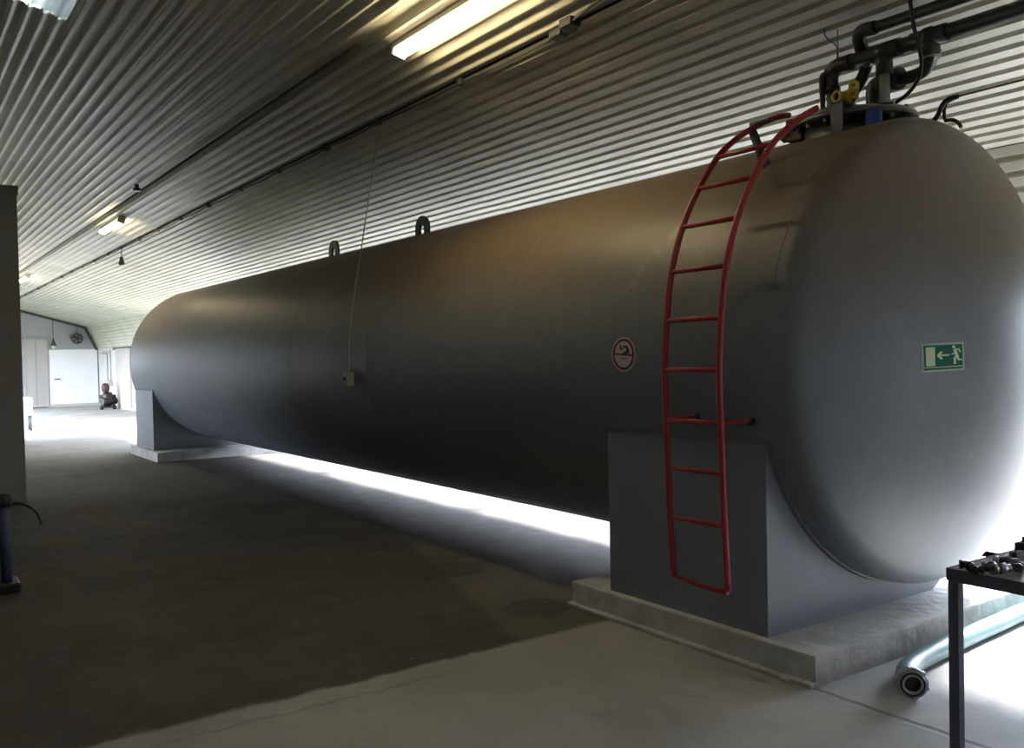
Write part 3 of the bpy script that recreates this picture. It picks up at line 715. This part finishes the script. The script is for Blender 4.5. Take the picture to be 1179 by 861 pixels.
for a, b, wd in (((0.755, 0.76), (0.82, 0.50), 0.075), ((0.76, 0.77), (0.85, 0.76), 0.04), ((0.85, 0.775), (0.895, 0.65), 0.035), ((0.765, 0.74), (0.755, 0.62), 0.04), ((0.77, 0.62), (0.68, 0.60), 0.038),
                 ((0.80, 0.54), (0.745, 0.42), 0.055), ((0.75, 0.45), (0.755, 0.24), 0.05), ((0.82, 0.52), (0.845, 0.38), 0.055), ((0.83, 0.385), (0.935, 0.385), 0.045)):
    patch(mb, seg(a, b, wd), fh, off=0.0036)
mb.build('running_figure', M['cream'], es)
mb = MB(); patch(mb, circ(0.065, 0.10, 0.022, 0.035, 12), fh, off=0.0036)
mb.build('corner_mark', M['ink'], es)
# round prohibition sign on the shell
SY, SZ = 3.985, 1.583; SA = math.asin((SZ-TZ)/R)
def fs(u, v, off):
    # u,v in metres right / up seen from outside
    a = PI-SA-v/R; return Vector((TX+(R+0.0005+off)*math.cos(a), SY-u, TZ+(R+0.0005+off)*math.sin(a)))
ps = thing('prohibition_sign', 'small round white sign with dark red ring on the tank side', 'sign', fs(0, 0, 0))
RS = 0.092
patch(MB(), circ(0, 0, RS*1.10, RS*1.10, 40), fs, off=0.0012).build('sign_disc', M['swhite'], ps)
mb = MB()
for k in range(40):
    a, b = 2*PI*k/40, 2*PI*(k+1)/40
    patch(mb, [(RS*math.cos(a), RS*math.sin(a)), (RS*math.cos(b), RS*math.sin(b)), (RS*0.83*math.cos(b), RS*0.83*math.sin(b)), (RS*0.83*math.cos(a), RS*0.83*math.sin(a))], fs, off=0.0022)
mb.build('red_ring', M['sred'], ps)
patch(MB(), seg((-RS*0.84, 0.004), (RS*0.84, -0.006), 0.011), fs, off=0.0033).build('red_bar', M['sred'], ps)
mb = MB()
for pl in (seg((-0.028, 0.052), (-0.022, 0.026), 0.012), seg((-0.02, 0.028), (-0.004, 0.034), 0.009), seg((-0.004, 0.046), (0.030, 0.044), 0.010), seg((0.024, 0.046), (0.044, 0.016), 0.016),
           [(-0.014, 0.005), (0.046, 0.004), (0.052, 0.018), (0.040, 0.026), (0.012, 0.014)]):
    patch(mb, pl, fs, off=0.0028)
for k in range(5): patch(mb, seg((-0.024+0.012*k, -0.016-0.004*(k % 2)), (-0.018+0.011*k, -0.030), 0.0035), fs, off=0.0022)
mb.build('black_pictogram', M['ink'], ps)

# ================================================================== PENDANT SWITCH
bx = Vector((TX-math.sqrt(R*R-(1.40-TZ)**2), 7.73, 1.40))
sw = thing('switch_box', 'small grey switch box hanging on a thin cord against the tank side', 'switch', bx)
MB().box(bx.x-0.07, bx.x-0.002, 7.665, 7.775, 1.335, 1.465, 0.008).build('box', M['boxm'], sw)
MB().lathe([(0, bx.x-0.082), (0.02, bx.x-0.082), (0.022, bx.x-0.07), (0, bx.x-0.07)], (0, 7.73, 1.405), 'X', 18).build('button', M['black'], sw)
MB().tube(bez([(bx.x-0.035, 7.70, 1.465), (bx.x-0.03, 7.66, 1.9), (3.62, 7.52, 2.7), (3.70, 7.40, 3.4), (3.72, 7.36, zc(3.72)-0.03)], 12), 0.006, 6).build('cord', M['cord'], sw)

# ================================================================== CEILING CABLES
cy_ = [4.63, 5.97, 7.36, 8.52, 9.82, 11.11, 12.45, 13.81, 15.15, 16.44, 17.81, 18.98, 20.36, 21.69, 23.08, 24.4, 25.8, 27.1, 28.4, 29.8, 31.2, 32.5]
zz = zc(3.72)-0.034
cb = thing('ceiling_cable', 'dark cable clipped in a long line along the ceiling right of the lamps', 'cable', (3.72, 4.63, zz))
pts = [(3.55, 3.6, zc(3.55)-0.03), (3.62, 4.2, zc(3.62)-0.035), (3.66, 4.60, zz-0.01)]
for a, b in zip(cy_, cy_[1:]): pts += [(3.72, a, zz-0.004), (3.725, (a+b)/2, zz-0.016)]
pts += [(3.72, cy_[-1], zz), (3.72, YG-0.1, zz)]
MB().tube(bez(pts, 4), 0.010, 7).build('cable', M['dark'], cb)
for i, y in enumerate(cy_):
    s_ = 0.045 if i % 3 == 0 else 0.03
    MB().box(3.72-s_*0.7, 3.72+s_*0.7, y-s_, y+s_, zz-0.025, zz+0.03, 0.008).build('cable_clip', M['dark'], cb)
MB().box(3.62, 3.71, 4.50, 4.62, zz-0.03, zz+0.03, 0.01).box(3.66, 3.74, 4.66, 4.78, zz-0.04, zz+0.02, 0.01).build('junction_box', M['black'], cb)
tc_ = thing('ceiling_conduit', 'thin dark conduit in the ceiling groove beside the lamps', 'conduit', (2.96, 6, zc(2.96)))
MB().tube([(2.985, 6.2, zc(2.985)-0.016), (2.985, 35.8, zc(2.985)-0.016)], 0.014, 8).build('tube', M['dark'], tc_)
MB().tube([(3.05, 6.2, zc(3.05)-0.03), (3.05, 14.9, zc(3.05)-0.03)], 0.009, 8).build('wire', M['boxm'], tc_)
y = at(168, 198, 0, 2.97).y
ho = MB(); zz2 = zc(2.9)-0.03
ho.tube([(2.85, y, zz2), (2.85, y, zz2-0.05)], 0.03, 10).tube([(2.85, y, zz2-0.05), (2.85, y, zz2-0.09)], 0.05, 12)
tag(ho.build('ceiling_socket', M['steel']), 'small round socket on the ceiling just before the middle lamp', 'socket')
# small hanging hook lamp from the cable line
hg = thing('pendant_socket', 'small dark lamp socket dangling on a short wire from the ceiling cable', 'lamp', (3.73, 17.9, zz-0.02))
MB().tube([(3.73, 17.9, zz), (3.73, 17.9, zz-0.17)], 0.006, 6).build('wire', M['dark'], hg)
MB().lathe([(0, 0), (0.03, 0), (0.036, -0.06), (0.055, -0.10), (0.05, -0.14), (0, -0.15)], (3.73, 17.9, zz-0.16), 'Z', 16).build('socket', M['dark'], hg)

# ================================================================== FLUORESCENT LAMPS
def lamp(y0, label, ln=1.5):
    x = 3.17; z = zc(x)-0.045; t = thing('ceiling_lamp', label, 'lamp', (x, y0+ln/2, z), 'fluorescent tube lamps along the ceiling')
    tilt = math.atan(K)
    def rot(mb): return mb.xf(Matrix.Translation((x, 0, z)) @ Matrix.Rotation(-tilt, 4, 'Y'))
    rot(MB().box(-0.055, 0.055, y0, y0+ln, -0.03, 0.028, 0.008)).build('housing', M['fixture'], t)
    for s in (-0.028, 0.028):
        rot(MB().tube([(s, y0+0.05, -0.052), (s, y0+ln-0.05, -0.052)], 0.019, 14)).build('tube', M['tube'], t)
    for a, b in ((y0, y0+0.05), (y0+ln-0.05, y0+ln)):
        rot(MB().box(-0.055, 0.055, a, b, -0.078, -0.03, 0.006)).build('lamp_holder', M['fixture'], t)
lamp(4.44, 'lit fluorescent tube lamp, nearest and largest, at the top edge of the view')
lamp(15.1, 'lit fluorescent tube lamp midway down the ceiling, second in the row')
lamp(25.9, 'lit fluorescent tube lamp farthest away, beside the top of the partition')

# ================================================================== FAR END THINGS
fy = YG-0.07
fan = thing('wall_fan', 'round dark fan housing hanging high on the end wall', 'fan', (6.02, YG-0.3, 2.49))
MB().lathe([(0.15, -0.10), (0.19, -0.10), (0.205, 0), (0.19, 0.10), (0.15, 0.10), (0.13, 0)], (6.02, YG-0.35, 2.49), 'Y', 28, closed=True).build('housing', M['dark'], fan)
mb = MB(); mb.lathe([(0, -0.05), (0.05, -0.04), (0.05, 0.05), (0, 0.05)], (6.02, YG-0.35, 2.49), 'Y', 16)
for k in range(5):
    a = 2*PI*k/5; b = MB(); b.box(0.03, 0.15, -0.008, 0.008, -0.035, 0.035, 0.004); b.xf(Matrix.Translation((6.02, YG-0.35, 2.49)) @ Matrix.Rotation(a, 4, 'Y') @ Matrix.Rotation(0.5, 4, 'X')); mb.merge(b.bm)
mb.build('rotor', M['brown'], fan)
MB().tube([(6.02, YG-0.35, 2.67), (6.02, YG-0.35, zc(6.02)-0.01)], 0.012, 8).box(5.80, 5.97, YG-0.30, YG-0.02, 2.50, 2.62, 0.01).build('hanger', M['steel'], fan)
pl = thing('wall_lamp', 'dark cone shaded pendant hanging above the grey door', 'lamp', (5.22, YG-0.4, 2.3))
MB().lathe([(0.02, 0.12), (0.035, 0.05), (0.10, -0.12), (0.105, -0.14), (0.0, -0.13)], (5.22, YG-0.4, 2.38), 'Z', 20).build('lamp_shade', M['dark'], pl)
MB().lathe([(0, 0), (0.05, -0.01), (0.06, -0.06), (0.03, -0.12), (0, -0.13)], (5.22, YG-0.4, 2.25), 'Z', 16).build('bulb', M['cream'], pl)
MB().tube([(5.22, YG-0.4, 2.5), (5.22, YG-0.4, zc(5.22)-0.02)], 0.012, 8).build('rod', M['dark'], pl)
# pump set
pu = thing('pump', 'dark water pump with reddish vessel standing by the corner of the end wall', 'pump', (6.42, 33.3, 0))
mb = MB(); mb.lathe([(0, 0.12), (0.13, 0.12), (0.17, 0.2), (0.17, 0.5), (0.13, 0.58), (0, 0.6)], (6.36, 33.3, 0), 'Z', 24); mb.build('motor', M['black'], pu)
MB().tube([(6.14, 33.1, 0.28), (6.62, 33.35, 0.28)], 0.12, 18).tube([(6.1, 33.3, 0.44), (6.62, 33.3, 0.44)], 0.06, 14).build('pump_casing', M['black'], pu)
MB().lathe([(0, 0.58), (0.10, 0.60), (0.13, 0.68), (0.13, 0.80), (0.08, 0.88), (0, 0.9)], (6.30, 33.3, 0), 'Z', 20).build('pressure_vessel', mat('dull_red_vessel', (0.10, 0.035, 0.035), 0.5), pu)
mb = MB()
for x in (6.16, 6.58):
    for y in (33.15, 33.42): mb.tube([(x, y, 0.0), (x*0.8+6.36*0.2, y, 0.25)], 0.03, 8)
mb.box(6.12, 6.62, 33.08, 33.48, 0.06, 0.11, 0.01).build('base_frame', M['black'], pu)
# pipes on the right wall above the pump
wp_ = thing('wall_pipes', 'thin pale pipes running down the right wall above the pump', 'pipe', (XR-0.04, 34.8, 1.0))
MB().tube(bez([(XR-0.04, 35.9, 1.98), (XR-0.04, 34.9, 1.97), (XR-0.04, 34.7, 1.9), (XR-0.04, 34.7, 0.9)], 8), 0.022, 8).build('pipe', M['wallb'], wp_)
MB().tube(bez([(XR-0.09, 36.0, 1.93), (XR-0.09, 35.2, 1.90), (XR-0.09, 34.95, 1.8), (XR-0.09, 34.95, 0.7)], 8), 0.018, 8).build('pipe', M['boxm'], wp_)
MB().box(XR-0.16, XR, 34.5, 35.05, 0.76, 0.98, 0.01).build('control_box', M['wallb'], wp_)
# white crate beside the partition's edge
wc = thing('white_cabinet', 'white box standing on thin legs just beyond the edge of the partition', 'box', (2.8, 24.7, 0))
MB().box(2.55, 3.0, 24.5, 24.95, 0.36, 0.80, 0.02).build('body', M['white'], wc)
MB().box(2.55, 3.0, 24.485, 24.4995, 0.70, 0.75, 0.004).build('lid_rim', M['white'], wc)
for x in (2.6, 2.96):
    for y in (24.55, 24.9): MB().tube([(x, y, 0), (x, y, 0.37)], 0.022, 10).build('leg', M['steel'], wc)

# ================================================================== BLUE STAND AT THE LEFT EDGE
bs = thing('blue_stand', 'blue upright metal post on a dark foot at the left picture edge', 'stand', (0.66, 7.33, 0))
mb = MB(); mb.tube([(0.70, 7.33, 0.06), (0.70, 7.33, 0.60)], 0.036, 20); mb.box(0.52, 0.66, 7.40, 7.46, 0.10, 0.58, 0.01); mb.build('post', M['bluem'], bs)
MB().box(0.42, 0.78, 7.22, 7.50, 0.0, 0.065, 0.012).build('foot', M['black'], bs)
MB().lathe([(0, 0.60), (0.05, 0.60), (0.055, 0.63), (0.04, 0.68), (0, 0.69)], (0.70, 7.33, 0), 'Z', 20).box(0.45, 0.68, 7.28, 7.42, 0.585, 0.66, 0.02).build('top_cap', M['black'], bs)
MB().tube(bez([(0.74, 7.33, 0.62), (0.82, 7.33, 0.60), (0.90, 7.34, 0.53), (0.93, 7.36, 0.44)], 8), 0.008, 8).build('handle', M['black'], bs)

# ================================================================== HOSE
hs = thing('hose', 'thick pale teal suction hose lying on the floor with a round metal coupling', 'hose', (3.8, 2.36, 0))
r = 0.048
hpts = [(3.80, 2.355, 0.075), (3.88, 2.43, 0.066), (4.02, 2.50, 0.055), (4.22, 2.545, r+.002), (4.58, 2.58, r+.002), (5.0, 2.61, r+.002), (5.5, 2.62, r+.002), (6.0, 2.45, r+.002), (6.3, 2.1, r+.002), (6.35, 1.5, r+.002), (6.3, 0.9, r+.002)]
hb = bez(hpts, 14)
MB().tube(hb, r, 24).build('hose_body', M['hose'], hs)
d0 = (Vector(hpts[0])-Vector(hpts[1])).normalized()
d0 = Vector((d0.x, d0.y, 0.02)).normalized(); base = Vector(hpts[0])
cpl = ring(MB(), base-d0*0.05, d0, 0.056, 0.047, 0.05); cpl = cpl.build('ferrule', M['alu'], hs)
fl_ = MB(); ring(fl_, base, d0, 0.070, 0.040, 0.018); ring(fl_, base+d0*0.018, d0, 0.058, 0.036, 0.014); fo = fl_.build('coupling', M['alu'], hs)
ring(MB(), base+d0*0.0305, d0, 0.055, 0.045, 0.004).build('gasket', M['rubber'], fo)
xa = d0.cross(Vector((0, 0, 1))).normalized(); ya = xa.cross(d0)
for k in range(6):
    a = 2*PI*k/6+0.3; cpt = base+d0*0.008+(xa*math.cos(a)+ya*math.sin(a))*0.066
    MB().tube([cpt-d0*0.012, cpt+d0*0.014], 0.009, 8).build('lug', M['alu'], fo)
MB().tube([base+d0*0.002, base+d0*0.012], 0.0395, 20).build('bore', M['rubber'], hs)
# second coupling at the right edge
c2 = Vector((5.30, 2.42, 0.075)); h2 = thing('hose_coupling', 'grey metal ring coupling lying on the floor at the right edge behind the table', 'coupling', (c2.x, c2.y, 0))
h2.location = (c2.x, c2.y, 0)
ring(MB(), c2, (-0.9, -0.2, 0.05), 0.072, 0.045, 0.03).build('outer_ring', M['alu'], h2)
ring(MB(), c2+Vector((0.02, 0, 0)), (0.9, 0.2, -0.03), 0.052, 0.043, 0.10).build('sleeve', M['steel'], h2)

# ================================================================== TABLE
TXL, TYB, TH = 3.118, 1.79, 0.80
tb = thing('work_table', 'dark steel framed work table at the lower right corner with fittings on top', 'table', (TXL+0.5, TYB-0.6, 0))
x1_, y1_ = TXL+0.80, TYB-1.5
MB().box(TXL+0.004, x1_-0.004, y1_+0.004, TYB-0.004, TH-0.006, TH).build('table_top', M['table'], tb)
mb = MB()
mb.box(TXL, TXL+0.04, y1_, TYB, TH-0.045, TH-0.0062, 0.003); mb.box(x1_-0.04, x1_, y1_, TYB, TH-0.045, TH-0.0062, 0.003)
mb.box(TXL+0.04, x1_-0.04, TYB-0.04, TYB, TH-0.045, TH-0.0062, 0.003); mb.box(TXL+0.04, x1_-0.04, y1_, y1_+0.04, TH-0.045, TH-0.0062, 0.003)
mb.box(TXL-0.004, TXL+0.0038, y1_, TYB+0.002, TH-0.04, TH+0.002, 0.001); mb.box(TXL, x1_, TYB-0.0038, TYB+0.004, TH-0.04, TH+0.002, 0.001)
mb.build('frame', M['tabmetal'], tb)
for x, y in ((TXL, TYB-0.04), (x1_-0.04, TYB-0.04), (TXL, y1_), (x1_-0.04, y1_)):
    MB().box(x+0.001, x+0.039, y+0.001, y+0.039, 0.0, TH-0.045, 0.003).build('leg', M['tabmetal'], tb)
# fittings on the table
def fitting(x, y, label, kind, ang=0.0, s=1.0, m='steel'):
    t = thing('pipe_fitting', label, 'pipe fitting', (x, y, TH), 'loose pipe fittings on the table')
    Mx = Matrix.Translation((x, y, TH)) @ Matrix.Rotation(ang, 4, 'Z') @ Matrix.Scale(s, 4)
    def add(mb, nm, mm): mb.xf(Mx).build(nm, M[mm], t)
    r_ = 0.017
    if kind == 'tee':
        add(MB().tube([(-0.03, 0, 0.022), (0.03, 0, 0.022)], r_, 14).tube([(0, 0, 0.022), (0, 0.03, 0.022)], r_, 14), 'body', m)
        for a, b in (((-0.034, 0, 0.022), (-0.022, 0, 0.022)), ((0.022, 0, 0.022), (0.034, 0, 0.022)), ((0, 0.024, 0.022), (0, 0.036, 0.022))):
            add(MB().tube([a, b], 0.0215, 14), 'collar', m)
    elif kind == 'elbow':
        add(MB().tube(bez([(-0.03, 0, 0.022), (-0.005, 0, 0.022), (0.008, 0.012, 0.022), (0.008, 0.036, 0.022)], 6), r_, 14), 'body', m)
        add(MB().tube([(-0.036, 0, 0.022), (-0.024, 0, 0.022)], 0.0215, 14), 'collar', m); add(MB().tube([(0.008, 0.028, 0.022), (0.008, 0.042, 0.022)], 0.0215, 14), 'collar', m)
    elif kind == 'nipple':
        add(MB().tube([(-0.05, 0, 0.022), (0.05, 0, 0.022)], 0.014, 14), 'body', m)
        add(MB().tube([(-0.014, 0, 0.022), (0.014, 0, 0.022)], 0.0215, 6), 'hex_nut', m)
        rg = MB(); ring(rg, (-0.064, 0, 0.022), (1, 0, 0), 0.021, 0.011, 0.02); add(rg, 'collar', 'alu')
    elif kind == 'union':
        add(MB().tube([(-0.035, 0, 0.024), (0.035, 0, 0.024)], 0.016, 14), 'body', m)
        add(MB().tube([(-0.013, 0, 0.024), (0.013, 0, 0.024)], 0.0235, 8), 'hex_nut', 'alu')
        rg = MB(); ring(rg, (0.03, 0, 0.024), (1, 0, 0), 0.0225, 0.013, 0.014); add(rg, 'collar', 'alu')
    return t
tp = lambda px, py: at(px, py, 2, TH+0.012)
def FT(px, py, *a): p = tp(px, py); return fitting(p.x, p.y, *a)
FT(1116, 652, 'black elbow fitting alone at the table corner, left one of its touching pair', 'elbow', 0.6, 0.75, 'black')
FT(1124, 656, 'black tee fitting at the front edge of the table, right one of its touching pair', 'tee', 1.9, 0.7, 'black')
FT(1141, 656, 'dull steel tee fitting at the left end of the fittings cluster', 'tee', -1.2, 0.85)
FT(1154, 657, 'steel union fitting with a shiny open ring facing the front edge', 'union', 2.7, 0.85)
FT(1148, 645, 'dark elbow fitting lying behind the shiny union', 'elbow', 2.2, 0.6, 'black')
FT(1161, 647, 'long hex nipple fitting lying across the middle of the cluster', 'nipple', -0.9, 0.75)
FT(1173, 654, 'steel tee fitting near the right picture edge in the cluster', 'tee', 0.4, 0.75)
FT(1174, 643, 'dark union fitting farthest back, at the right picture edge', 'union', -0.9, 0.9, 'black')
p = tp(1181, 634); bk = thing('black_block', 'small black block standing at the back of the table at the right picture edge', 'block', (p.x, p.y, TH))
MB().box(p.x-0.03, p.x+0.035, p.y-0.03, p.y+0.03, TH+0.0005, TH+0.045, 0.006).build('block', M['black'], bk)
MB().lathe([(0, 0), (0.014, 0), (0.014, 0.02), (0, 0.02)], (p.x, p.y, TH+0.045), 'Z', 14).build('knob', M['black'], bk)
